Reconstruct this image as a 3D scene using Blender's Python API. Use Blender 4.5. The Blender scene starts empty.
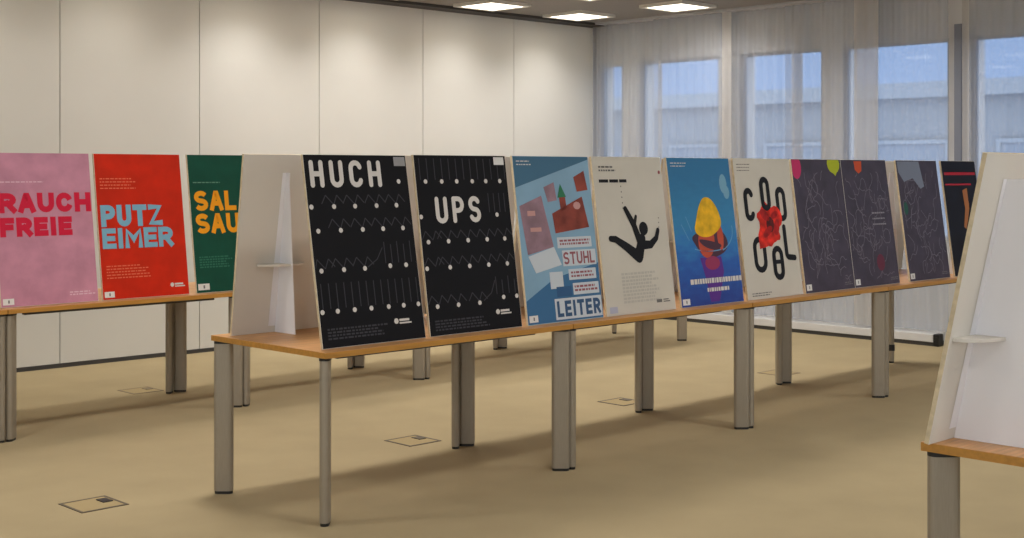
import bpy, bmesh, math, random
from math import pi, sin, cos, tan, radians
random.seed(7)
S = bpy.context.scene
C = S.collection

# ------------------------------------------------------------------ materials
def lin(c):
    return tuple(((v/255)/12.92 if v/255 <= .04045 else (((v/255)+.055)/1.055)**2.4) for v in c) + (1,)

def mat(name, rgb, rough=.6, metal=0, noise=None, bump=None, spec=.5):
    """noise=(scale, amount, stretch xyz) mottles the colour; bump=(scale, strength)."""
    m = bpy.data.materials.new(name); m.use_nodes = True
    nt = m.node_tree; b = nt.nodes['Principled BSDF']
    b.inputs['Base Color'].default_value = lin(rgb)
    b.inputs['Roughness'].default_value = rough
    b.inputs['Metallic'].default_value = metal
    b.inputs['Specular IOR Level'].default_value = spec
    if noise or bump:
        tc = nt.nodes.new('ShaderNodeTexCoord')
    if noise:
        mp = nt.nodes.new('ShaderNodeMapping'); mp.inputs['Scale'].default_value = noise[2]
        n = nt.nodes.new('ShaderNodeTexNoise'); n.inputs['Scale'].default_value = noise[0]
        n.inputs['Detail'].default_value = 6
        r = nt.nodes.new('ShaderNodeValToRGB')
        k = noise[1]
        r.color_ramp.elements[0].position = .3; r.color_ramp.elements[1].position = .7
        r.color_ramp.elements[0].color = lin(tuple(max(0, v*(1-k)) for v in rgb))
        r.color_ramp.elements[1].color = lin(tuple(min(255, v*(1+k)) for v in rgb))
        nt.links.new(tc.outputs['Object'], mp.inputs['Vector'])
        nt.links.new(mp.outputs['Vector'], n.inputs['Vector'])
        nt.links.new(n.outputs['Fac'], r.inputs['Fac'])
        nt.links.new(r.outputs['Color'], b.inputs['Base Color'])
    if bump:
        n2 = nt.nodes.new('ShaderNodeTexNoise'); n2.inputs['Scale'].default_value = bump[0]
        bp = nt.nodes.new('ShaderNodeBump'); bp.inputs['Strength'].default_value = bump[1]
        bp.inputs['Distance'].default_value = .01
        nt.links.new(tc.outputs['Object'], n2.inputs['Vector'])
        nt.links.new(n2.outputs['Fac'], bp.inputs['Height'])
        nt.links.new(bp.outputs['Normal'], b.inputs['Normal'])
    return m

def emit(name, rgb, strength):
    m = bpy.data.materials.new(name); m.use_nodes = True
    nt = m.node_tree; nt.nodes.remove(nt.nodes['Principled BSDF'])
    e = nt.nodes.new('ShaderNodeEmission'); e.inputs['Color'].default_value = lin(rgb)
    e.inputs['Strength'].default_value = strength
    nt.links.new(e.outputs['Emission'], nt.nodes['Material Output'].inputs['Surface'])
    return m

def sheer(name, rgb, through):
    m = bpy.data.materials.new(name); m.use_nodes = True
    nt = m.node_tree; nt.nodes.remove(nt.nodes['Principled BSDF'])
    t = nt.nodes.new('ShaderNodeBsdfTransparent')
    d = nt.nodes.new('ShaderNodeBsdfDiffuse'); d.inputs['Color'].default_value = lin(rgb)
    l = nt.nodes.new('ShaderNodeBsdfTranslucent'); l.inputs['Color'].default_value = lin(rgb)
    a = nt.nodes.new('ShaderNodeMixShader'); a.inputs[0].default_value = .4
    b = nt.nodes.new('ShaderNodeMixShader'); b.inputs[0].default_value = through
    nt.links.new(d.outputs[0], a.inputs[1]); nt.links.new(l.outputs[0], a.inputs[2])
    nt.links.new(a.outputs[0], b.inputs[1]); nt.links.new(t.outputs[0], b.inputs[2])
    nt.links.new(b.outputs[0], nt.nodes['Material Output'].inputs['Surface'])
    return m

def pane_glass(name):
    m = bpy.data.materials.new(name); m.use_nodes = True
    nt = m.node_tree; nt.nodes.remove(nt.nodes['Principled BSDF'])
    t = nt.nodes.new('ShaderNodeBsdfTransparent'); t.inputs['Color'].default_value = (.93, .96, .98, 1)
    g = nt.nodes.new('ShaderNodeBsdfGlossy'); g.inputs['Roughness'].default_value = .02
    f = nt.nodes.new('ShaderNodeFresnel'); f.inputs['IOR'].default_value = 1.45
    x = nt.nodes.new('ShaderNodeMixShader')
    nt.links.new(f.outputs[0], x.inputs[0]); nt.links.new(t.outputs[0], x.inputs[1]); nt.links.new(g.outputs[0], x.inputs[2])
    nt.links.new(x.outputs[0], nt.nodes['Material Output'].inputs['Surface'])
    return m

M = {}
M['carpet'] = mat('beige_carpet', (180, 163, 128), .95, noise=(2.2, .022, (1, 1, 1)), bump=(420, .5), spec=.1)
M['wall'] = mat('wall_panel_white', (214, 213, 208), .65, noise=(1.2, .012, (1, 1, 1)))
M['joint'] = mat('joint_grey', (120, 116, 110), .8)
M['ceiling'] = mat('ceiling_grey', (140, 137, 134), .7, bump=(150, .1))
M['dark_trim_shade'] = mat('dark_trim_shade', (62, 60, 58), .6)  # dark trims, and the shade painted into the two gap strips
M['skirting'] = mat('skirting_grey', (92, 88, 84), .6)
M['white_paint'] = mat('white_paint', (214, 214, 214), .45)
M['frame'] = mat('window_frame_grey', (176, 178, 184), .45)
M['curtain'] = sheer('sheer_curtain', (202, 209, 222), .60)
M['hem'] = sheer('curtain_hem', (218, 216, 214), .22)
M['glass'] = pane_glass('pane_glass')
M['post'] = mat('dark_post', (124, 130, 146), .5)
M['wood'] = mat('beech_veneer', (206, 154, 100), .42, noise=(5, .09, (1, 14, 14)))
M['woodedge'] = mat('beech_edge', (184, 132, 58), .4, noise=(5, .06, (1, 10, 10)))
M['alu'] = mat('satin_aluminium', (160, 151, 136), .42, metal=.5, noise=(60, .03, (8, 8, .3)))
M['black'] = mat('black_plastic', (24, 23, 23), .5)
M['board'] = mat('white_board', (216, 211, 202), .75, noise=(3, .015, (1, 1, 1)))
M['kraft'] = mat('board_edge', (210, 194, 162), .85, noise=(40, .06, (1, 1, 1)))
M['strut'] = mat('white_card', (236, 235, 238), .7)
M['tag'] = mat('white_tag', (222, 222, 220), .7)
M['lampframe'] = mat('lamp_frame_white', (210, 208, 202), .5)
M['diffuser'] = emit('lamp_diffuser', (255, 244, 222), 5.0)
M['facade'] = mat('pale_facade', (112, 124, 140), .8, noise=(.6, .03, (1, 1, 1)))
M['parapet'] = mat('parapet_grey', (122, 136, 154), .8)
M['facade_win'] = mat('facade_window', (104, 120, 142), .4)
M['hatchlid'] = mat('hatch_lid_carpet', (176, 157, 118), .95, bump=(420, .4), spec=.1)
M['hatchfaint'] = mat('hatch_frame_pale', (132, 116, 88), .7)  # paler frame tone for the two faint hatches
M['hatchframe'] = mat('hatch_frame', (88, 76, 58), .6)

def ink(name, rgb, noise=None, rough=.55):
    k = 'ink_' + name
    if k not in M: M[k] = mat(k, rgb, rough, noise=noise, spec=.2)
    return M[k]

# ------------------------------------------------------------------ mesh helpers
class MB:
    def __init__(s): s.v = []; s.f = []; s.m = []
    def poly(s, pts, mi=0):
        n = len(s.v); s.v += [tuple(p) for p in pts]; s.f.append(tuple(range(n, n+len(pts)))); s.m.append(mi)
    def box(s, x0, x1, y0, y1, z0, z1, mi=0):
        n = len(s.v)
        s.v += [(x0,y0,z0),(x1,y0,z0),(x1,y1,z0),(x0,y1,z0),(x0,y0,z1),(x1,y0,z1),(x1,y1,z1),(x0,y1,z1)]
        for q in ((0,3,2,1),(4,5,6,7),(0,1,5,4),(1,2,6,5),(2,3,7,6),(3,0,4,7)):
            s.f.append(tuple(n+i for i in q)); s.m.append(mi)
    def prism(s, ring, d, mi=0, caps=True):
        """ring of points, extruded by vector d"""
        n = len(s.v); k = len(ring)
        s.v += [tuple(p) for p in ring] + [tuple(p[i]+d[i] for i in range(3)) for p in ring]
        for i in range(k):
            s.f.append((n+i, n+(i+1) % k, n+k+(i+1) % k, n+k+i)); s.m.append(mi)
        if caps:
            s.f.append(tuple(n+i for i in reversed(range(k)))); s.m.append(mi)
            s.f.append(tuple(n+k+i for i in range(k))); s.m.append(mi)
    def mesh(s, name, mats, smooth=False, weld=False):
        me = bpy.data.meshes.new(name); me.from_pydata(s.v, [], s.f)
        for m in (mats if isinstance(mats, (list, tuple)) else [mats]): me.materials.append(m)
        for p, mi in zip(me.polygons, s.m): p.material_index = mi
        bm = bmesh.new(); bm.from_mesh(me); (bmesh.ops.remove_doubles(bm, verts=bm.verts[:], dist=2e-6) if weld else None); bmesh.ops.recalc_face_normals(bm, faces=bm.faces[:]); bm.to_mesh(me); bm.free()
        if smooth:
            for p in me.polygons: p.use_smooth = True
        me.update(); return me
    def obj(s, name, mats, parent=None, bevel=0, smooth=False, weld=False, **props):
        o = bpy.data.objects.new(name, s.mesh(name, mats, smooth, weld)); C.objects.link(o)
        if parent: o.parent = parent
        if bevel:
            b = o.modifiers.new('bevel', 'BEVEL'); b.width = bevel; b.segments = 2; b.limit_method = 'ANGLE'
        for k, v in props.items(): o[k] = v
        return o

def empty(name, loc, rz=0, **props):
    o = bpy.data.objects.new(name, None); C.objects.link(o)
    o.location = loc; o.rotation_euler = (0, 0, rz); o.empty_display_size = .1
    for k, v in props.items(): o[k] = v
    return o

def tree_copy(o, parent=None):
    c = o.copy(); C.objects.link(c)
    if parent: c.parent = parent
    for ch in list(o.children): tree_copy(ch, c)
    return c

# ------------------------------------------------------------------ the room
WY, WX, ZC = 10.13, 11.23, 3.2          # left wall, window wall, ceiling
X0, Y0 = -3.0, -4.0
b = MB(); b.box(X0, WX+.3, Y0, WY+.2, -.15, 0); b.obj('floor', M['carpet'], kind='structure')
b = MB(); b.box(X0, WX+.3, Y0, WY+.2, ZC, ZC+.15); b.obj('ceiling', M['ceiling'], kind='structure')

# left wall: tall panels with open joints over a dark ground
seams = [4.867 + 1.262*i for i in range(-6, 6)]
b = MB(); b.box(X0, WX+.3, WY+.02, WY+.2, 0, ZC, 1)
for i in range(len(seams)-1):
    a0, a1 = max(X0, seams[i]+.004), min(WX, seams[i+1]-.004)
    if a1 > a0: b.box(a0, a1, WY, WY+.0199, .034, ZC-.03, 0)
b.obj('wall_left', [M['wall'], M['joint']], kind='structure')
b = MB(); b.box(X0, WX, WY-.006, WY+.019, 0, .03); b.obj('baseboard_left', M['dark_trim_shade'], kind='structure')
b = MB(); b.box(X0, WX, WY-.2, WY, ZC-.028, ZC+.001); b.obj('shade_strip_top', M['dark_trim_shade'], kind='structure')  # dark strip standing in for the shade of the ceiling-edge slot
# invented windows, added for daylight, in the unseen wall at the viewer's right
b = MB(); side = [(-2.6+1.9*i, -2.6+1.9*i+1.6) for i in range(7)]
b.box(X0, WX+.3, Y0-.15, Y0, 0, .94); b.box(X0, WX+.3, Y0-.15, Y0, 2.76, ZC)
ed = [X0] + [q for o in side for q in o] + [WX+.3]
for i in range(0, len(ed), 2): b.box(ed[i], ed[i+1], Y0-.15, Y0, .94, 2.76)
b.obj('wall_right', M['wall'], kind='structure')
for n, (xa, xb) in enumerate(side):
    b = MB(); t = .03; y = Y0-.08
    b.box(xa, xa+t, y, y+.06, .94, 2.76); b.box(xb-t, xb, y, y+.06, .94, 2.76)
    b.box(xa+t, xb-t, y, y+.06, .94, .94+t); b.box(xa+t, xb-t, y, y+.06, 2.76-t, 2.76)
    w = b.obj('window_%d' % (n+11), M['frame'], kind='structure')
    b = MB(); b.box(xa+t, xb-t, y+.025, y+.031, .94+t, 2.76-t); b.obj('pane', M['glass'], w)
b = MB(); near = [(-3.2+1.9*i, -3.2+1.9*i+1.6) for i in range(5)]  # unseen wall behind the viewer; its windows are invented to bring in daylight
b.box(X0-.15, X0, Y0, WY+.2, 0, .94); b.box(X0-.15, X0, Y0, WY+.2, 2.76, ZC)
ed = [Y0] + [q for o in near for q in o] + [WY+.2]
for i in range(0, len(ed), 2): b.box(X0-.15, X0, ed[i], ed[i+1], .94, 2.76)
b.obj('wall_near', M['wall'], kind='structure')
for n, (ya, yb) in enumerate(near):
    b = MB(); t = .03; x = X0-.08
    b.box(x, x+.06, ya, ya+t, .94, 2.76); b.box(x, x+.06, yb-t, yb, .94, 2.76)
    b.box(x, x+.06, ya+t, yb-t, .94, .94+t); b.box(x, x+.06, ya+t, yb-t, 2.76-t, 2.76)
    w = b.obj('window_%d' % (n+21), M['frame'], kind='structure')
    b = MB(); b.box(x+.025, x+.031, ya+t, yb-t, .94+t, 2.76-t); b.obj('pane', M['glass'], w)

# window wall
SILL, HEAD = .94, 2.76
openings = [(9.76, 10.12), (8.44, 9.52), (7.20, 8.17), (5.88, 6.97), (4.60, 5.67), (3.34, 4.36), (2.08, 3.10), (.82, 1.84)]
T0, T1 = WX, WX+.26
b = MB()
b.box(T0, T1, Y0, WY+.02, 0, SILL); b.box(T0, T1, Y0, WY+.02, HEAD, ZC)
edges = [WY+.02] + [v for o in openings for v in (o[1], o[0])] + [Y0]
for i in range(0, len(edges), 2):
    b.box(T0, T1, edges[i+1], edges[i], SILL, HEAD)
b.obj('wall_far', M['white_paint'], kind='structure')
b = MB(); b.box(WX-.20, WX, 5.93, WY, .035, .105); b.obj('baseboard_far', M['white_paint'], bevel=.004, kind='structure')
b = MB(); b.box(WX-.19, WX-.001, 5.93, WY, 0, .035); b.obj('shade_strip_base', M['dark_trim_shade'], kind='structure')  # shadow gap under the plinth, its shade put in as a dark strip
b = MB(); b.box(WX-.26, WX-.06, Y0, WY-.2, ZC-.02, ZC+.001); b.obj('trim_3', M['frame'], kind='structure')
for n, (ya, yb) in enumerate(openings):
    x = WX+.03
    b = MB(); t = .03
    b.box(x, x+.06, ya, ya+t, SILL, HEAD); b.box(x, x+.06, yb-t, yb, SILL, HEAD)
    b.box(x, x+.06, ya+t, yb-t, SILL, SILL+t); b.box(x, x+.06, ya+t, yb-t, HEAD-t, HEAD)
    w = b.obj('window_%d' % (n+1), M['frame'], kind='structure')
    b = MB(); b.box(x+.025, x+.031, ya+t, yb-t, SILL+t, HEAD-t); b.obj('pane', M['glass'], w)
    b = MB(); b.box(x-.04, x, ya-.0, yb+.0, SILL-.001, SILL+.012); b.obj('window_sill', M['white_paint'], w)
# dark window post standing free between the curtains
b = MB(); b.box(WX-.09, WX-.01, 5.715, 5.785, SILL, 2.87); b.obj('trim_4', M['post'], bevel=.004, kind='structure')

# sheer curtains
def curtain(ya, yb, x, label, ph, hem=()):
    zs = [.13, .8, 1.6, 2.4, ZC-.022]
    def sheet(name, y0, y1, m, parent=None):
        n = max(2, int((y1-y0)/.012)); v = []; f = []
        for j, z in enumerate(zs):
            for i in range(n+1):
                y = y0 + (y1-y0)*i/n
                a = .016*(1-.35*j/4)
                v.append((x + a*sin(2*pi*y/.115+ph) + .006*sin(2*pi*y/.31+ph*2+.3*j), y, z))
        for j in range(len(zs)-1):
            for i in range(n):
                q = j*(n+1)+i; f.append((q, q+1, q+n+2, q+n+1))
        me = bpy.data.meshes.new(name); me.from_pydata(v, [], f); me.materials.append(m)
        for p in me.polygons: p.use_smooth = True
        o = bpy.data.objects.new(name, me); C.objects.link(o); o.parent = parent
        return o
    t = empty('sheer_curtain', (0, 0, 0), label=label, category='curtain', group='sheer curtains along the window wall')
    cuts = [ya] + [q for h in sorted(hem) for q in h] + [yb]
    for k in range(len(cuts)-1):
        if cuts[k+1]-cuts[k] < .005: continue
        if (cuts[k], cuts[k+1]) in hem: sheet('gathered_edge', cuts[k], cuts[k+1], M['hem'], t)
        else: sheet('sheer_panel', cuts[k], cuts[k+1], M['curtain'], t)
curtain(9.10, 10.08, WX-.12, 'sheer white curtain in the corner where the windows meet the panelled wall', 0, [(9.10, 9.15)])
curtain(8.14, 9.16, WX-.18, 'sheer white curtain second from the panelled wall corner', 1, [(8.14, 8.27)])
curtain(7.35, 8.34, WX-.12, 'sheer white curtain third from the panelled wall corner', 2, [(7.35, 7.47)])
curtain(6.48, 7.50, WX-.18, 'sheer white curtain fourth from the panelled wall corner', 3, [(6.48, 6.74)])
curtain(5.83, 6.77, WX-.12, 'sheer white curtain just left of the dark window post', 4)
curtain(4.50, 5.70, WX-.12, 'sheer white curtain just right of the dark window post, rightmost in view', 5, [(5.62, 5.70)])
curtain(3.30, 4.62, WX-.18, 'sheer white curtain beyond the right edge of the photo', 6)

# small black end cap of the white window plinth
t = empty('end_cap', (WX-.155, 5.902, 0), label='small black end cap at the end of the white window plinth', category='end cap')
b = MB(); b.box(-.045, .045, -.027, .027, 0, .11); b.obj('housing', M['black'], t, bevel=.008)
b = MB(); b.box(-.052, -.0455, -.018, .018, .03, .085); b.obj('flap', M['black'], t, bevel=.002)

# the building across the street
t = empty('office_building', (24, 10, -6), label='pale flat-roofed building across the street behind the curtains', category='building')
b = MB(); b.box(0, 8, -34, 34, 0, 9.0); b.obj('wall', M['facade'], t)
b = MB(); b.box(-.25, 8.2, -34.2, 34.2, 9.0, 9.3); b.obj('parapet', M['parapet'], t)
for k in range(-6, 8):
    y = k*2.6
    b = MB(); b.box(-.05, .06, y, y+1.5, 5.9, 8.1)
    w = b.obj('window', M['facade_win'], t)
    b = MB(); b.box(-.09, -.051, y-.08, y, 5.82, 8.18); b.box(-.09, -.051, y+1.5, y+1.58, 5.82, 8.18)
    b.box(-.09, -.051, y, y+1.5, 5.82, 5.9); b.box(-.09, -.051, y, y+1.5, 8.1, 8.18); b.obj('window_frame', M['parapet'], w)

# ceiling lamps
def lamp(x, y, label, group='square ceiling lamps', power=26, spread=150):
    t = empty('ceiling_lamp', (x, y, ZC), label=label, category='lamp', group=group)
    s = .23; r = .27
    b = MB()
    for q in ((-r, r, -r, -s), (-r, r, s, r), (-r, -s, -s, s), (s, r, -s, s)): b.box(q[0], q[1], q[2], q[3], -.03, 0)
    b.obj('lamp_frame', M['lampframe'], t)
    b = MB(); b.box(-s, s, -s, s, -.024, -.001); b.obj('diffuser', M['diffuser'], t)
    L = bpy.data.lights.new('lamp_light', 'AREA'); L.shape = 'SQUARE'; L.size = .42
    L.energy = power; L.color = (1, .955, .91); L.spread = radians(spread)
    o = bpy.data.objects.new('lamp_light', L); C.objects.link(o); o.parent = t; o.location = (0, 0, -.034)
P1 = 5.27
wall_lamps = [P1 + 1.25*i for i in range(-4, 5)]
names_w = {3: 'square ceiling lamp by the panelled wall, left one of the lit row', 4: 'square ceiling lamp by the panelled wall, nearest the window corner'}
for i, x in enumerate(wall_lamps):
    k = i-4
    lamp(x, 9.52, names_w.get(k, 'square ceiling lamp of the wall row above the frame'), power=(7.5 if x > 6 else 2.8), spread=125)
lamp(10.38, 8.30, 'square ceiling lamp farthest right, in front of the curtains', power=11)
lamp(9.12, 8.30, 'square ceiling lamp cut by the top edge, between its two lit neighbours', power=11)
for x in (7.2, 4.7, 2.2):
    lamp(x, 8.30, 'square ceiling lamp of the middle row above the frame', power=(17 if x > 6 else 8))
for y in (6.0, 3.2, .4):
    for x in (9.6, 6.8, 4.0, 1.2):
        lamp(x, y, 'square ceiling lamp of the middle row above the frame', power=(26 if y > 5 else 16))

# floor hatches
def hatch(x, y, label, notch=False, s=.235, fm='hatchframe'):
    t = empty('floor_hatch', (x, y, 0), label=label, category='floor hatch', group='cable hatches in the carpet')
    b = MB(); e = .014
    b.box(0, s, 0, e, -.002, .003); b.box(0, s, s-e, s, -.002, .003)
    b.box(0, e, e, s-e, -.002, .003); b.box(s-e, s, e, s-e, -.002, .003); b.obj('hatch_frame', M[fm], t)
    b = MB(); b.box(e, s-e, e, s-e, -.002, .002); b.obj('hatch_lid', M['hatchlid'], t)
    b = MB(); b.box(s-.075, s-.025, s*.45, s*.45+.075, .002, .006); b.obj('cable_flap', M['black'] if notch else M[fm], t, bevel=.001)
hatch(2.86, 5.735, 'square cable hatch in the carpet left of the front table row', True)
hatch(4.885, 5.83, 'square cable hatch behind the front table under the two black posters')
hatch(6.745, 5.85, 'square cable hatch on the carpet behind the falling figure poster table')
hatch(8.60, 5.86, 'faint square cable hatch near the far table legs on the right', fm='hatchfaint')
hatch(4.65, 8.55, 'faint square cable hatch on the carpet beneath the rear left table', fm='hatchfaint')

# ------------------------------------------------------------------ tables
ZT = .764
TL, TD, PITCH = 1.60, .915, 1.602
def ellipse(rx, ry, ang, n=20):
    return [(rx*cos(2*pi*i/n)*cos(ang)-ry*sin(2*pi*i/n)*sin(ang), rx*cos(2*pi*i/n)*sin(ang)+ry*sin(2*pi*i/n)*cos(ang)) for i in range(n)]
def stadium(L, W, ang, n=8):
    pts = []
    for k in range(n+1):
        a = -pi/2 + pi*k/n; pts.append((L/2-W/2+W/2*cos(a), W/2*sin(a)))
    for k in range(n+1):
        a = pi/2 + pi*k/n; pts.append((-L/2+W/2+W/2*cos(a), W/2*sin(a)))
    return [(x*cos(ang)-y*sin(ang), x*sin(ang)+y*cos(ang)) for x, y in pts]

def make_table(name='exhibition_table', TL=TL):
    t = empty(name, (0, 0, 0))
    b = MB(); x0, x1 = .0025, TL-.0025
    b.box(x0, x1, 0, TD, ZT-.026, ZT-.0012, 1)
    b.box(x0+.001, x1-.001, .001, TD-.001, ZT-.0012, ZT, 0)
    b.obj('tabletop', [M['wood'], M['woodedge']], t)
    b = MB()                                       # recessed steel underframe
    b.box(.16, TL-.16, .12, .16, ZT-.052, ZT-.027); b.box(.16, TL-.16, TD-.16, TD-.12, ZT-.052, ZT-.027)
    b.obj('underframe', M['dark_trim_shade'], t)
    for (cx, cy, a) in ((.041, .052, pi/4), (.041, TD-.052, -pi/4), (TL-.041, .052, -pi/4), (TL-.041, TD-.052, pi/4)):
        b = MB(); ring = [(cx+p[0], cy+p[1], .014) for p in stadium(.094, .044, a)]
        b.prism(ring, (0, 0, ZT-.027-.012-.014)); leg = b.obj('leg', M['alu'], t)
        b = MB(); ring = [(cx+p[0], cy+p[1], 0) for p in stadium(.088, .038, a)]
        b.prism(ring, (0, 0, .0135)); b.obj('foot', M['black'], leg)
        b = MB(); ring = [(cx+p[0], cy+p[1], ZT-.0385) for p in stadium(.094, .050, a)]
        b.prism(ring, (0, 0, .011)); b.obj('bracket', M['black'], leg)
    return t
def prop(o, label, category, group):
    o['label'] = label; o['category'] = category; o['group'] = group
proto = make_table(); proto_long = make_table(TL=1.622)
def row_pt(row, s, off, z=0):
    px, py, a = row
    return (px + s*cos(a) - off*sin(a), py + s*sin(a) + off*cos(a), z)
ROW1 = (3.50, 4.755, radians(.5))
ROW2 = (3.305, 7.53, radians(1.5))
ROW0 = (3.60, 1.06, radians(0))
used = set()
def table(row, i, label, group, pitch=PITCH):
    src = proto_long if row is ROW2 else proto
    o = tree_copy(src) if src in used else src
    used.add(src)
    o.location = row_pt(row, i*pitch, 0); o.rotation_euler = (0, 0, row[2])
    prop(o, label, 'table', group)
    return o
table(ROW1, 0, 'wooden table with metal legs carrying the two black posters', 'tables of the front row')
table(ROW1, 1, 'wooden table with metal legs under the ladder and falling figure posters', 'tables of the front row')
table(ROW1, 2, 'wooden table with metal legs under the swimmer and red flower posters', 'tables of the front row')
last1 = table(ROW1, 3, 'wooden table at the far right end of the front row, under dark purple posters', 'tables of the front row')
# black ring on the end leg of the front row
endleg = sorted([c for c in last1.children if c.name.startswith('leg')], key=lambda c: c.data.vertices[0].co.x + c.data.vertices[0].co.y)[-1]
b = MB(); b.prism([(TL-.041+p[0], TD-.052+p[1], .10) for p in stadium(.104, .054, pi/4)], (0, 0, .05)); b.obj('leg_ring', M['black'], endleg)
table(ROW2, -1, 'rear row table cut off by the left edge, one leg showing', 'tables of the rear row', 1.624)
table(ROW2, 0, 'wooden table under the pink and orange posters, rear row at left', 'tables of the rear row', 1.624)
table(ROW2, 1, 'wooden table under the dark green poster, rear row', 'tables of the rear row', 1.624)
table(ROW2, 2, 'rear row table whose thin legs show behind the ladder poster table', 'tables of the rear row', 1.624)
table(ROW2, 3, 'rear row table nearest the window wall, legs showing under the swimmer poster', 'tables of the rear row', 1.624)
table(ROW0, 0, 'wooden table at the right edge carrying the white board seen from behind', 'tables of the nearest row')

# ------------------------------------------------------------------ display boards
BH_STD, BT = .882, .014
class Board:
    """front face in (u, v): u across 0..w, v up the slope 0..BH, layer = tiny height above the face"""
    def __init__(s, name, label, row, along, off, lean, w=.6, back=False, strut_u=.5, strut_d=.17, strut_top=.022, group='poster boards', cat='poster board', tab_z=.33, H=None):
        s.w = w; s.L = lean; BH = s.H = H or BH_STD
        a = row[2] + (pi if back else 0)
        s.t = empty(name, row_pt(row, along + w/2, off, ZT + BT*sin(lean) + .0005), a, label=label, category=cat, group=group)
        b = MB(); P = s.P
        q = [(0, 0), (w, 0), (w, BH), (0, BH)]
        b.poly([P(u, v, 0) for u, v in q], 0); b.poly([P(u, v, -BT) for u, v in q], 0)
        for i in range(4):
            u0, v0 = q[i]; u1, v1 = q[(i+1) % 4]
            b.poly([P(u0, v0, 0), P(u1, v1, 0), P(u1, v1, -BT), P(u0, v0, -BT)], 1)
        s.panel = b.obj('panel', [M['board'], M['kraft']], s.t)
        # folded card strut on the back and its slotted cross piece
        z0 = -BT*sin(lean)
        yb = lambda z: BT/cos(lean) + z*tan(lean) + .0005
        us = (strut_u-.5)*w; th = .004
        H = BH*.89
        prof = [(yb(0), z0), (yb(0)+strut_d, z0), (yb(H)+strut_top, H), (yb(H), H)]
        b = MB(); b.prism([(us-th/2, y, z) for y, z in prof], (th, 0, 0))
        fl = .045                                   # glued flange
        b.poly([(us-fl, yb(.03)+.001, .03), (us+fl, yb(.03)+.001, .03), (us+fl*.5, yb(H)+.001, H), (us-fl*.5, yb(H)+.001, H)])
        s.strut = b.obj('easel_strut', M['strut'], s.t)
        b = MB(); n = 12
        ring = [(us + .135*cos(pi*i/n), yb(tab_z)+.002 + .095*sin(pi*i/n), tab_z) for i in range(n+1)]
        b.prism(ring, (0, 0, .010)); b.obj('cross_tab', M['board'], s.strut)
    def P(s, u, v, h):
        return (u - s.w/2, v*sin(s.L) - h*cos(s.L), v*cos(s.L) + h*sin(s.L))
    def sheet(s, m, name='poster'):
        b = MB(); e = .002
        b.poly([s.P(u, v, .0006) for u, v in ((e, e), (s.w-e, e), (s.w-e, s.H-e), (e, s.H-e))])
        s.poster = b.obj(name, m, s.t); return s.poster
    # fraction coordinates: x 0..1 from the left, y 0..1 from the TOP
    def F(s, x, y, layer):
        c = lambda t: min(.9955, max(.0045, t))
        return s.P(c(x)*s.w, (1-c(y))*s.H, .0006 + .0006*layer)
    def fill(s, b, polys, layer, mi=0):
        for k, p in enumerate(polys):
            for q in (p if isinstance(p, Stroke) else [p]):
                b.poly([s.F(x, y, layer + .16*(k % 6)) for x, y in q], mi)
    def shapes(s, name, m, polys, layer=1, label=None):
        """a printed motif: its own sub-part of the poster"""
        b = MB(); s.fill(b, polys, layer)
        o = b.obj(name, m, s.poster, weld=True)
        if label: o['label'] = label
        return o
    def pattern(s, m, polys, layer=1):
        """printed surface pattern: stays inside the poster's own mesh"""
        b = MB(); s.fill(b, polys, layer)
        me = s.poster.data
        idx = [x for x in me.materials].index(m) if m.name in [x.name for x in me.materials] else len(me.materials)
        if idx == len(me.materials): me.materials.append(m)
        bm = bmesh.new(); bm.from_mesh(me)
        for f_ in b.f:
            nf = bm.faces.new([bm.verts.new(b.v[t]) for t in f_]); nf.material_index = idx
        bm.to_mesh(me); bm.free(); me.update()

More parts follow.
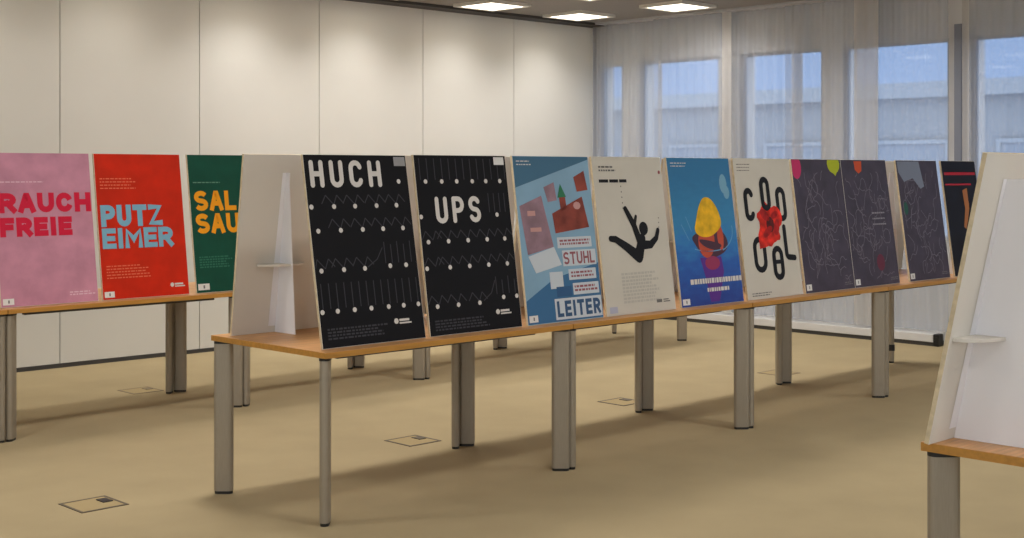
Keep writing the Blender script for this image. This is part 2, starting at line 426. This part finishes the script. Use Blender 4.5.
AR = BH_STD/.6                                          # frame aspect: y units are AR times longer than x units
def rect(x0, y0, x1, y1): return [(x0, y0), (x1, y0), (x1, y1), (x0, y1)]
def disc(x, y, r, n=14, ry=None, tilt=0):
    ry = ry or r; out = []
    for i in range(n):
        p, q = r*cos(2*pi*i/n), ry*sin(2*pi*i/n)
        out.append((x + p*cos(tilt)-q*sin(tilt), y + (p*sin(tilt)+q*cos(tilt))/AR))
    return out
class Stroke(list): pass
def ribbon(pts, wd, caps=True, closed=False):
    """one mitred stroke through pts (x, y fractions); wd in x units, may be a list"""
    P = [(x, y*AR) for x, y in pts]
    W = list(wd) if isinstance(wd, (list, tuple)) else [wd]*len(P)
    Q = [P[0]]; V = [W[0]]
    for p, w_ in zip(P[1:], W[1:]):
        if math.hypot(p[0]-Q[-1][0], p[1]-Q[-1][1]) > 1e-5: Q.append(p); V.append(w_)
    if closed and math.hypot(Q[0][0]-Q[-1][0], Q[0][1]-Q[-1][1]) < 1e-5: Q.pop(); V.pop()
    n = len(Q); nor = []
    seg = []
    for i in range(n if closed else n-1):
        a, b_ = Q[i], Q[(i+1) % n]; l = math.hypot(b_[0]-a[0], b_[1]-a[1])
        seg.append((-(b_[1]-a[1])/l, (b_[0]-a[0])/l))
    for i in range(n):
        if closed: n0, n1 = seg[i-1], seg[i]
        else: n0, n1 = seg[max(0, i-1)], seg[min(i, n-2)]
        m = (n0[0]+n1[0], n0[1]+n1[1]); d = 1 + n0[0]*n1[0] + n0[1]*n1[1]
        k = 1/max(d, .8)
        nor.append((m[0]*k, m[1]*k))
    R = [(q[0]+m[0]*w_/2, q[1]+m[1]*w_/2) for q, m, w_ in zip(Q, nor, V)]
    Lf = [(q[0]-m[0]*w_/2, q[1]-m[1]*w_/2) for q, m, w_ in zip(Q, nor, V)]
    out = Stroke()
    for i in range(n if closed else n-1):
        j = (i+1) % n; out.append([R[i], R[j], Lf[j], Lf[i]])
    if caps and not closed:
        for (q, r_, w_, sg) in ((Q[0], R[0], V[0], 1), (Q[-1], R[-1], V[-1], -1)):
            a0 = math.atan2(r_[1]-q[1], r_[0]-q[0])
            out.append([(q[0]+w_/2*cos(a0+sg*pi*t/6), q[1]+w_/2*sin(a0+sg*pi*t/6)) for t in range(7)])
    for k in range(len(out)): out[k] = [(x, y/AR) for x, y in out[k]]
    return [out]
def arc(cx, cy, rx, ry, a0, a1, n=8):
    return [(cx+rx*cos(radians(a0+(a1-a0)*i/n)), cy+ry*sin(radians(a0+(a1-a0)*i/n))) for i in range(n+1)]
def glyph(ch, x, y, w, h):
    """list of polylines for a letter in the box with top left (x, y)"""
    X = lambda t: x+w*t
    Y = lambda t: y+h*t
    r = w*.5; ry = r/AR
    G = {
     'H': [[(0,0),(0,1)], [(1,0),(1,1)], [(0,.5),(1,.5)]],
     'I': [[(.5,0),(.5,1)]],
     'L': [[(0,0),(0,1),(1,1)]],
     'E': [[(1,0),(0,0),(0,1),(1,1)], [(0,.5),(.9,.5)]],
     'F': [[(1,0),(0,0),(0,1)], [(0,.5),(.9,.5)]],
     'T': [[(0,0),(1,0)], [(.5,0),(.5,1)]],
     'Z': [[(0,0),(1,0),(0,1),(1,1)]],
     'A': [[(0,1),(.44,0),(.56,0),(1,1)], [(.2,.68),(.8,.68)]],
     'M': [[(0,1),(0,0),(.5,.6),(1,0),(1,1)]],
    }
    if ch in G: return [[(X(a), Y(c)) for a, c in pl] for pl in G[ch]]
    if ch == 'U': return [[(x, y)] + [(x, y+h-ry)] + list(reversed(arc(x+r, y+h-ry, r, ry, 0, 180))) + [(x+w, y)]]
    if ch == 'C': return [list(reversed(arc(x+r, y+ry, r, ry, 180, 345))) + [(x, y+h-ry)] + list(reversed(arc(x+r, y+h-ry, r, ry, 15, 180)))]
    if ch == 'O': return [arc(x+r, y+ry, r, ry, 180, 360) + arc(x+r, y+h-ry, r, ry, 0, 180) + [(x, y+ry)]]
    if ch in 'PR':
        q = h*.27
        o = [[(x, y+h), (x, y)], [(x, y), (x+w*.5, y)] + arc(x+w*.5, y+q, w*.5, q, -90, 90) + [(x, y+2*q)]]
        if ch == 'R': o.append([(x+w*.5, y+2*q), (x+w, y+h)])
        return o
    if ch == 'S':
        q = h*.25
        return [list(reversed(arc(x+r, y+q, r, q, 90, 330))) [0:0] + arc(x+r, y+q, r, q, -25, -270, 12) + arc(x+r, y+3*q, r, q, -90, 155, 12)]
    return []
def square_ends(pl, e):
    def ext(a, b_):
        dx, dy = a[0]-b_[0], (a[1]-b_[1])*AR; l = math.hypot(dx, dy)
        return (a[0]+dx/l*e, a[1]+dy/l*e/AR)
    return [ext(pl[0], pl[1])] + list(pl[1:-1]) + [ext(pl[-1], pl[-2])]
def smooth(pts, n=2):
    for _ in range(n):
        q = []
        for i in range(len(pts)):
            a, b_ = pts[i], pts[(i+1) % len(pts)]
            q += [(a[0]*.75+b_[0]*.25, a[1]*.75+b_[1]*.25), (a[0]*.25+b_[0]*.75, a[1]*.25+b_[1]*.75)]
        pts = q
    return pts
def word(txt, x0, y0, x1, y1, st, caps=True, gap=.45):
    """stroke lettering filling the box; st = stroke width in x units"""
    rel = {'I': .12, 'M': 1.25, 'E': .85, 'F': .85, 'L': .8}
    ws = [rel.get(c, 1) for c in txt]
    n = len(txt); g = st*(1+gap)
    unit = ((x1-x0) - st - g*(n-1)) / sum(ws)
    out = []; x = x0 + st/2
    for c, k in zip(txt, ws):
        for pl in glyph(c, x, y0+st/2/AR, unit*k, (y1-y0)-st/AR):
            if not caps and c not in 'SCO': pl = square_ends(pl, st/2)
            out += ribbon(pl, st, caps)
        x += unit*k + g
    return out
def tiny_lines(x0, y0, x1, dy, n, hgt=.006):
    """unreadably small print: short dashes"""
    out = []
    for i in range(n):
        x = x0; end = x1 - random.random()*.25*(x1-x0)
        while x < end:
            l = random.uniform(.015, .05); out.append(rect(x, y0+i*dy, min(x+l, end), y0+i*dy+hgt)); x += l+.010
    return out
white = ink('white', (232, 230, 226)); offwhite = ink('letter_white', (214, 210, 206))
grey = ink('grey', (120, 118, 120)); dimgrey = ink('dim_grey', (62, 62, 68)); blackink = ink('black', (22, 22, 26))
def price_tag(bd, x=.02, y=.945, w=.11, h=.04):
    bd.shapes('number_tag', M['tag'], [rect(x, y, x+w, y+h)], 3, 'small white paper tag')
    bd.pattern(grey, [rect(x+w*.45, y+h*.25, x+w*.6, y+h*.75)], 4)
def logo(bd, x, y, m=None):
    bd.pattern(m or offwhite, [disc(x, y, .022)] + [rect(x+.03, y-.010, x+.13, y+.002), rect(x+.03, y+.008, x+.15, y+.016)], 2)

L1 = radians(7.8)
# pendant strings with a bright dot, the pattern of the two black posters
def strings(bd, rows, lines):
    dots = []; ln = []
    for (y, xs) in rows:
        for x in xs: dots.append(disc(x, y, .019)); 
    for (x0, y0, x1, y1) in lines: ln += ribbon([(x0, y0), (x1, y1)], .008, False)
    bd.pattern(dimgrey, ln, 1)
    bd.pattern(offwhite, dots, 2)
def zig(y, xs, dx=.07, h=.06):
    out = []
    for x in xs:
        out += [(x-dx, y-h, x, y-.01), (x+dx*.5, y-h, x, y-.01), (x-dx, y-h, x-dx*1.6, y-h*.25), (x+dx*.5, y-h, x+dx*1.3, y-h*.3)]
    return [(max(.01, a), b_, min(.99, max(.01, c)), d) for a, b_, c, d in out if .0 < a < 1.0]

# --- HUCH
bd = Board('poster_board', 'black poster board reading HUCH, nearest end of the front row', ROW1, .052, .085, radians(10), w=.606, group='poster boards of the front row')
bd.sheet(ink('poster_black', (12, 12, 18)))
bd.shapes('title', offwhite, word('HUCH', .045, .03, .73, .175, .040, gap=1.4), 2, 'white capital letters HUCH')
r1 = [(.145, [.90]), (.275, [.03, .24, .44, .65, .85]), (.40, [.07, .28, .49, .69, .89]), (.605, [.06, .27, .47]), (.60, [.72, .88]), (.815, [.03, .17, .33, .49, .66, .81, .96])]
ln = zig(.275, [.24, .44, .65, .85]) + zig(.40, [.28, .49, .69, .89]) + zig(.605, [.10, .27, .47])
for k in range(14): ln.append((.04+k*.071, .67, .04+k*.071, .80))
for k in range(5): ln.append((.68+k*.065, .47+.015*(k % 2), .68+k*.065, .585))
ln += [(.50, .60, .60, .56), (.60, .56, .66, .50)]
strings(bd, r1, ln)
bd.pattern(dimgrey, tiny_lines(.06, .90, .68, .016, 4, .009), 1)
logo(bd, .72, .895)
bd.shapes('number_tag', ink('tag_grey', (150, 150, 152)), [rect(.87, .01, .985, .06)], 3, 'grey paper tag in the top corner')
# --- UPS
bd = Board('poster_board', 'black poster board reading UPS, second in the front row', ROW1, .69, .088, radians(8.4), w=.622, group='poster boards of the front row')
bd.sheet(ink('poster_black', (12, 12, 18)))
bd.shapes('title', offwhite, word('UPS', .175, .235, .66, .385, .040, gap=1.25), 2, 'white capital letters UPS')
r1 = [(.15, [.10, .27, .43, .60, .75, .91]), (.345, [.02, .84]), (.485, [.07, .28, .49, .70, .90]), (.63, [.03, .27, .48, .69, .90]), (.84, [.10, .32, .55]), (.82, [.82, .97])]
ln = zig(.485, [.12, .28, .49, .70, .90]) + zig(.63, [.12, .27, .48, .69, .90]) + zig(.84, [.12, .32, .55])
for k in range(13): ln.append((.05+k*.077, .02, .05+k*.077, .14))
for k in range(4): ln.append((.75+k*.07, .70+.02*(k % 2), .75+k*.07, .80))
for k in range(4): ln.append((.76+k*.06, .22, .76+k*.06, .33))
ln += [(.60, .83, .69, .79), (.69, .79, .74, .72)]
strings(bd, r1, ln)
bd.pattern(dimgrey, tiny_lines(.06, .915, .66, .016, 4, .009), 1)
logo(bd, .74, .90)
bd.shapes('number_tag', M['tag'], [rect(.86, .01, .975, .055)], 3, 'white paper tag in the top corner')

# --- ladder / chair poster
bd = Board('poster_board', 'blue collage poster board reading LEITER, third in the front row', ROW1, 1.352, .085, L1, w=.585, group='poster boards of the front row')
bd.sheet(ink('poster_sky', (134, 170, 196), (3, .05, (1, 1, 1))))
bd.pattern(ink('slate_blue', (72, 112, 140)), [[(0, 0), (1, 0), (1, .02), (.0, .19)]], 1)
bd.pattern(ink('mid_blue', (62, 108, 150)), [[(0, .86), (.38, .74), (1, .66), (1, 1), (0, 1)]], 1)
for pl in ([(.03, .30), (.32, .24), (.42, .55), (.08, .59)], [(.36, .19), (.50, .16), (.52, .27), (.40, .28)]):
    bd.shapes('facade_cutout', ink('dusty_pink', (150, 122, 134), (9, .12, (1, 1, 1))), [pl], 2, 'dusty pink house cut-out')
for pl in ([(.44, .35), (.86, .25), (.92, .44), (.46, .47)], [(.77, .13), (.92, .09), (.95, .21), (.80, .22)], [(.55, .245), (.63, .235), (.64, .32), (.56, .34)]):
    bd.shapes('house_cutout', ink('brick_red', (134, 66, 56), (12, .15, (1, 1, 1))), [pl], 3, 'brick red house cut-out')
bd.pattern(ink('pale_pink', (196, 150, 146)), [disc(.78, .305, .05, 12, .035), rect(.12, .33, .22, .36), rect(.14, .43, .28, .455)], 4)
bd.shapes('tree_cutout', ink('leaf_green', (52, 120, 86)), [[(.53, .255), (.58, .17), (.645, .25)]], 4, 'small green tree')
st = [rect(.47, .495, .93, .56), rect(.52, .575, .97, .67), rect(.58, .69, .95, .755), rect(.62, .775, .97, .845), rect(.36, .86, .985, .985), [(.08, .60), (.42, .55), (.50, .66), (.16, .70)], rect(.33, .70, .50, .80)]
bd.pattern(ink('strip_white', (198, 206, 214)), st, 3)
bd.shapes('lettering', ink('letter_red', (150, 92, 100)), word('STUHL', .53, .585, .95, .66, .020, False, .6), 4, 'reddish capital letters')
bd.pattern(ink('letter_red', (150, 92, 100)), tiny_lines(.50, .51, .91, .02, 2, .012) + tiny_lines(.61, .705, .93, .022, 2, .012) + tiny_lines(.64, .79, .96, .022, 2, .013), 4)
bd.shapes('title', ink('letter_navy', (58, 88, 124)), word('LEITER', .385, .875, .965, .97, .032, False, .6), 4, 'navy capital letters LEITER')
bd.pattern(ink('navy_block', (54, 92, 134)), [rect(.40, .79, .60, .85)], 4)
bd.pattern(offwhite, tiny_lines(.04, .03, .25, .02, 2), 3); price_tag(bd)
# yellow clip on the left edge of this board
# --- falling figure
bd = Board('poster_board', 'cream poster board with a black falling figure, fourth in the front row', ROW1, 1.967, .085, L1, group='poster boards of the front row')
bd.sheet(ink('poster_cream', (204, 199, 188), (4, .02, (1, 1, 1))))
bd.pattern(ink('print_grey', (108, 106, 104)), tiny_lines(.08, .06, .34, .022, 2, .011), 2)
bd.pattern(blackink, [rect(.07, .145, .20, .165), rect(.215, .145, .34, .165), rect(.355, .145, .46, .165)], 2)
fig = []
fig += ribbon([(.53, .635), (.60, .53)], [.13, .10])
fig.append(disc(.635, .465, .065, 18))
fig += ribbon([(.53, .645), (.36, .575), (.22, .525), (.15, .52)], [.115, .085, .065, .055])
fig += ribbon([(.57, .56), (.50, .44), (.40, .335)], [.085, .07, .055])
fig += ribbon([(.50, .45), (.54, .385)], [.05, .035])
fig += ribbon([(.58, .57), (.72, .57), (.81, .53), (.845, .48)], [.09, .075, .055, .05])
bd.shapes('figure', blackink, fig, 3, 'black silhouette of a person falling backwards')
bd.pattern(ink('print_grey', (108, 106, 104)), [disc(.37, .19+.035*i, .008, 8) for i in range(5)] + [disc(.875-.004*i, .40+.03*i, .007, 8) for i in range(3)], 2)
bd.pattern(ink('ghost_grey', (186, 182, 174)), tiny_lines(.25, .74, .80, .022, 9, .014), 1)
bd.pattern(ink('print_grey', (108, 106, 104)), [rect(.72, .925, .80, .945), rect(.82, .925, .90, .932), rect(.82, .938, .92, .945)], 2)
bd.pattern(ink('dull_red', (150, 80, 84)), [disc(.955, .10, .018)], 2)
bd.shapes('number_tag', ink('tag_blue', (176, 178, 196)), [rect(.04, .945, .15, .985)], 3)
# --- swimmer
def water_mat():
    m = bpy.data.materials.new('poster_water'); m.use_nodes = True
    nt = m.node_tree; bs = nt.nodes['Principled BSDF']; bs.inputs['Roughness'].default_value = .5
    tc = nt.nodes.new('ShaderNodeTexCoord'); sp = nt.nodes.new('ShaderNodeSeparateXYZ')
    mr = nt.nodes.new('ShaderNodeMapRange'); mr.inputs['From Min'].default_value = 0; mr.inputs['From Max'].default_value = .87
    n = nt.nodes.new('ShaderNodeTexNoise'); n.inputs['Scale'].default_value = 14
    mp = nt.nodes.new('ShaderNodeMapping'); mp.inputs['Scale'].default_value = (1, 1, 2.2)
    ad = nt.nodes.new('ShaderNodeMath'); ad.operation = 'MULTIPLY_ADD'; ad.inputs[1].default_value = .25
    rp = nt.nodes.new('ShaderNodeValToRGB'); e = rp.color_ramp.elements
    e[0].position = .10; e[0].color = lin((22, 52, 138)); e[1].position = 1.0; e[1].color = lin((36, 112, 160))
    for p, c in ((.40, (28, 88, 172)), (.56, (40, 120, 186)), (.68, (46, 128, 178))):
        k = e.new(p); k.color = lin(c)
    L = nt.links.new
    L(tc.outputs['Object'], sp.inputs[0]); L(sp.outputs['Z'], mr.inputs['Value'])
    L(tc.outputs['Object'], mp.inputs['Vector']); L(mp.outputs[0], n.inputs['Vector'])
    L(n.outputs['Fac'], ad.inputs[0]); L(mr.outputs[0], ad.inputs[2]); L(ad.outputs[0], rp.inputs[0]); L(rp.outputs[0], bs.inputs['Base Color'])
    return m
bd = Board('poster_board', 'blue water poster board with a yellow bathing cap, fifth in the front row', ROW1, 2.622, .085, L1, w=.612, group='poster boards of the front row')
bd.sheet(water_mat())
bd.shapes('swimmer', ink('dark_hair', (78, 52, 66)), [smooth([(.24, .53), (.50, .49), (.70, .47), (.84, .56), (.82, .64), (.60, .69), (.40, .67), (.32, .60)])], 1, 'dark shoulder shape in the water')
bd.shapes('swimmer', ink('coral', (190, 82, 62)), [disc(.49, .57, .13, 16, .17, .2), disc(.72, .55, .05, 12, .13)], 2, 'coral face and body shape')
bd.shapes('bathing_cap', ink('cap_yellow', (226, 176, 34), (14, .12, (1, 1, 1))), [smooth([(.51, .265), (.63, .28), (.73, .36), (.77, .46), (.68, .51), (.55, .545), (.40, .54), (.31, .50), (.36, .42), (.42, .33)])], 3, 'yellow bathing cap')
bd.shapes('swimmer', ink('dark_hair', (78, 52, 66)), [smooth([(.34, .55), (.52, .565), (.76, .60), (.64, .64), (.44, .61)])], 4)
bd.shapes('reflection', ink('violet', (92, 52, 140)), [[(.36, .68), (.70, .68), (.72, .78), (.64, .92), (.60, .98), (.46, .98), (.42, .82)]], 1, 'violet reflection in the water')
bd.shapes('reflection', ink('red_violet', (150, 56, 92)), [disc(.55, .72, .12, 14, .07)], 2)
bd.pattern(ink('ripple', (110, 160, 200)), ribbon(arc(.55, .55, .40, .09, 60, 130), .010, False) + ribbon(arc(.55, .50, .38, .16, -10, 60), .010, False) + ribbon([(.20, .40), (.27, .50)], .008, False) + ribbon([(.12, .45), (.22, .56)], .008, False), 2)
bd.shapes('cloud', ink('cloud', (120, 166, 192)), [disc(.86, .18, .06, 14, .10), disc(.90, .24, .05, 12, .07)], 1, 'pale cloud')
bd.pattern(offwhite, tiny_lines(.17, .82, 1.12, .03, 1, .034) + tiny_lines(.42, .885, .78, .03, 1, .026), 3)
bd.pattern(offwhite, tiny_lines(.05, .035, .30, .02, 2), 3); price_tag(bd)
# --- red flower with outline letters
bd = Board('poster_board', 'cream poster board with black outline letters around a red flower', ROW1, 3.277, .085, L1, w=.61, group='poster boards of the front row')
bd.sheet(ink('poster_cream', (204, 199, 188), (4, .02, (1, 1, 1))))
rf = random.Random(4)
lobes = [(0, .23), (.45, .15), (.8, .25), (1.3, .20), (1.7, .27), (2.2, .22), (2.6, .29), (3.1, .17), (3.5, .26), (4.0, .20), (4.4, .27), (4.9, .16), (5.3, .23), (5.8, .25)]
fl_out = [(.53 + r_*cos(a_), .468 + r_*sin(a_)/AR) for a_, r_ in lobes]
bd.shapes('flower', ink('flower_red', (206, 44, 30), (16, .25, (1, 1, 1))), [smooth(fl_out, 1), [(.30, .55), (.50, .50), (.62, .60), (.44, .635), (.30, .65)]], 2, 'red flower')
bd.shapes('petal', ink('flower_dark_red', (160, 30, 26), (16, .25, (1, 1, 1))), [disc(.45, .41, .09, 12, .05, .6), disc(.64, .50, .09, 12, .05, 1.9), disc(.47, .53, .10, 12, .04, 2.6), disc(.62, .41, .07, 12, .035, -.4)], 3, 'darker red petals')
bd.shapes('flower_heart', ink('flower_dark', (88, 26, 24), (18, .3, (1, 1, 1))), [disc(.53, .478, .07, 14, .085)], 3, 'dark heart of the flower')
st = .062; K = 1.055
def letter(strokes, layer):
    bd.shapes('letter', blackink, strokes, layer, 'black rounded outline letter')
for ch, x0, y0, x1, y1, ly in (('C', .11, .20, .28, .425, 4), ('O', .41, .125, .585, .36, 4), ('O', .68, .195, .865, .435, 1), ('O', .18, .53, .41, .775, 1)):
    q = []
    for pl in glyph(ch, x0+st/2, y0*K+st/2/AR, x1-x0-st, (y1-y0)*K-st/AR): q += ribbon(pl, st, closed=ch == 'O')
    letter(q, ly)
q = []
for pl in glyph('O', .50+st/2, .60*K+st/2/AR, .20-st, .235*K-st/AR): q += ribbon(pl, st, closed=True)
letter(q + ribbon([(.54, .71*K), (.66, .71*K)], st*.7), 4)
letter(ribbon([(.77, .475*K), (.77, .655*K)] + list(reversed(arc(.81, .655*K, .04, .03, 90, 180))) + [(.91, .69*K)], st), 4)
bd.pattern(ink('print_grey', (108, 106, 104)), tiny_lines(.05, .04, .28, .022, 3) + tiny_lines(.08, .955, .42, .016, 2, .007), 2)
# --- dark line drawings
def squiggles(seed, n, box=(.05, .12, .95, .92)):
    rnd = random.Random(seed); out = []
    for k in range(n):
        x, y = rnd.uniform(box[0], box[2]), rnd.uniform(box[1], box[3]); a = rnd.uniform(0, 2*pi); pts = [(x, y)]
        for j in range(rnd.randint(5, 12)):
            a += rnd.uniform(-.9, .9); x += .035*cos(a); y += .035*sin(a)/AR*1.4
            if not (.03 < x < .97 and .08 < y < .95): break
            pts.append((x, y))
        if len(pts) > 2: out += ribbon(pts, .009, False)
    return out
DP = ink('poster_aubergine', (72, 66, 80), (9, .10, (1, 1, 1))); LNE = ink('chalk_line', (112, 106, 118))
def dark(label, along, w, seed, blobs, extra=()):
    bd = Board('poster_board', label, ROW1, along, .085, L1, w=w, group='poster boards of the front row')
    bd.sheet(DP)
    bd.pattern(LNE, squiggles(seed, 46), 1)
    for (nm, col, polys, lb) in blobs: bd.shapes('colour_patch', ink(nm, col), polys, 2, lb)
    price_tag(bd, .02, .935, .10, .045)
    bd.pattern(grey, tiny_lines(.80, .945, .97, .014, 2), 2)
    return bd
bd = dark('dark purple poster board with a pink patch, left half of the joined pair', 3.918, .60, 3,
          [('hot_pink', (196, 52, 104), [disc(.08, .055, .10, 16, .14)], 'pink patch'), ('lime', (176, 186, 38), [disc(.84, .035, .13, 14, .11), [(.75, .07), (.93, .07), (.86, .13)]], 'lime patch')])
bd = dark('dark purple poster board with an orange patch, right half of the joined pair', 4.519, .60, 5,
          [('orange', (206, 84, 46), [[(.28, .012), (.45, .012), (.43, .09), (.36, .11), (.29, .08)]], 'orange patch'), ('dull_wine', (104, 48, 66), [disc(.62, .82, .09, 12, .10)], 'wine red patch')])
bd.pattern(ink('print_pale', (150, 146, 152)), tiny_lines(.55, .42, .85, .045, 3, .012), 2)
bd = dark('dark purple poster board with a pale grey top patch, eighth along the front row', 5.265, .60, 9,
          [('pale_slate', (124, 132, 150), [[(.02, .01), (.55, .01), (.62, .22), (.52, .24), (.36, .15), (.14, .18), (.03, .10)]], 'pale grey patch'), ('pine', (44, 92, 78), [disc(.11, .40, .05, 12, .08)], 'green patch')])
bd = Board('poster_board', 'black poster board with red lines, last in the front row', ROW1, 5.94, .085, L1, w=.55, group='poster boards of the front row')
bd.sheet(ink('poster_night', (20, 17, 23)))
bd.shapes('red_lines', ink('signal_red', (176, 34, 48)), [rect(.05, .10, .96, .125), rect(.05, .20, .80, .215)], 1, 'red horizontal lines')
bd.shapes('figure', ink('amber', (176, 112, 64)), [[(.52, .26), (.66, .24), (.66, .42), (.58, .52), (.50, .60), (.44, .58), (.54, .42)], disc(.60, .38, .07)], 2, 'amber figure')

# boards standing back to back with them, faces turned to the panelled wall
backs = [(.07, 'white board seen from behind with card strut, left end of the front row'),
         (.70, 'white board back in the gap behind the UPS poster'), (1.33, 'white board back in the gap behind the LEITER poster'),
         (1.96, 'white board back in the gap behind the falling figure poster'), (2.60, 'white board back in the gap behind the swimmer poster'),
         (3.24, 'white board back in the gap behind the red flower poster'), (3.88, 'white board back behind the pink patch dark poster'),
         (4.56, 'white board back behind the orange patch dark poster'), (5.22, 'white board back behind the pale patch dark poster'),
         (5.87, 'white board back behind the red lined black poster')]
for s_, lb in backs:
    Board('display_board', lb, ROW1, s_-.02, .825, radians(7), back=True, strut_u=.58, group='boards turned to the panelled wall', cat='display board')
# nearest row, at the right edge
Board('display_board', 'large white board seen from behind with white strut, right edge', ROW0, -.024, .89, radians(12), w=.61, H=.862, back=True, strut_u=.75, strut_d=.33, strut_top=.16, group='boards of the nearest row', cat='display board', tab_z=.30)

# --- rear row posters
bd = Board('poster_board', 'pink poster board reading RAUCH FREIE, rear row', ROW2, 0, .09, L1, H=.912, w=.615, group='poster boards of the rear row')
bd.sheet(ink('poster_pink', (194, 136, 158), (7, .07, (1, 1, 1))))
red = ink('letter_crimson', (204, 28, 62))
bd.shapes('title', red, word('RAUCH', .035, .265, .985, .395, .056, False, .35), 2, 'crimson letters RAUCH')
bd.shapes('title', red, word('FREIE', .035, .425, .77, .55, .056, False, .35), 2, 'crimson letters FREIE')
bd.pattern(ink('pink_pale', (224, 190, 206)), tiny_lines(.06, .19, .5, .02, 1) + tiny_lines(.70, .925, .97, .016, 2, .008), 2); price_tag(bd)
bd = Board('poster_board', 'orange red poster board reading PUTZ EIMER, rear row', ROW2, .645, .09, L1, H=.912, w=.61, group='poster boards of the rear row')
bd.sheet(ink('poster_orange', (200, 38, 8), (7, .06, (1, 1, 1))))
sky = ink('letter_sky', (124, 174, 200))
bd.shapes('title', sky, word('PUTZ', .035, .355, .74, .505, .058, False, .3), 2, 'light blue letters PUTZ')
bd.shapes('title', sky, word('EIMER', .035, .515, .85, .655, .052, False, .3), 3, 'light blue letters EIMER')
bd.pattern(ink('print_peach', (222, 110, 80)), tiny_lines(.05, .17, .48, .022, 4, .008) + tiny_lines(.06, .77, .56, .02, 5, .008), 1)
logo(bd, .80, .925); price_tag(bd)
bd = Board('poster_board', 'dark green poster board with yellow letters SAL SAU, rear row', ROW2, 1.31, .09, L1, H=.912, w=.615, group='poster boards of the rear row')
bd.sheet(ink('poster_green', (12, 74, 58), (7, .06, (1, 1, 1))))
yel = ink('letter_yellow', (240, 160, 26))
bd.shapes('title', yel, word('SAL', .05, .265, .575, .41, .052, False, .4), 2, 'yellow letters SAL')
bd.shapes('title', yel, word('SAU', .05, .43, .60, .575, .052, False, .4), 2, 'yellow letters SAU')
bd.pattern(ink('print_sage', (96, 140, 120)), tiny_lines(.05, .20, .45, .02, 1, .008), 1)
bd.pattern(ink('print_moss', (46, 108, 88)), tiny_lines(.06, .74, .50, .018, 5, .010), 1); price_tag(bd, .02, .935, .14, .045)

# ------------------------------------------------------------------ daylight
SUNNY = 3.3
w = bpy.data.worlds.new('sky'); S.world = w; w.use_nodes = True
nt = w.node_tree; bg = nt.nodes['Background']; bg.inputs['Strength'].default_value = 1.15
# clear blue sky over the street, bright white sky on the sun's side (behind the viewer)
tc = nt.nodes.new('ShaderNodeTexCoord'); dt = nt.nodes.new('ShaderNodeVectorMath'); dt.operation = 'DOT_PRODUCT'
dt.inputs[1].default_value = (-.62, -.72, .30)
rp = nt.nodes.new('ShaderNodeValToRGB'); e = rp.color_ramp.elements
mr = nt.nodes.new('ShaderNodeMapRange'); mr.inputs['From Min'].default_value = -1; mr.inputs['From Max'].default_value = 1
e[0].position = .45; e[0].color = (.42, .61, 1.0, 1); e[1].position = .85; e[1].color = (SUNNY*1.0, SUNNY*.97, SUNNY*.95, 1)
nt.links.new(tc.outputs['Generated'], dt.inputs[0]); nt.links.new(dt.outputs['Value'], mr.inputs['Value'])
nt.links.new(mr.outputs[0], rp.inputs[0]); nt.links.new(rp.outputs[0], bg.inputs['Color'])

# ------------------------------------------------------------------ camera
f = 1340
cam = bpy.data.cameras.new('camera'); co = bpy.data.objects.new('camera', cam); C.objects.link(co)
cam.sensor_width = 36; cam.lens = f/1024*36
cam.shift_y = -(269-172)/1024
cam.clip_end = 200
a = math.atan2(1885-512, f)
co.location = (0, 0, 1.555); co.rotation_euler = (pi/2, 0, a - pi/2)
S.camera = co
S.view_settings.view_transform = 'Standard'; S.view_settings.look = 'None'
S.view_settings.gamma = 1; S.view_settings.use_curve_mapping = False
S.view_settings.exposure = -.06
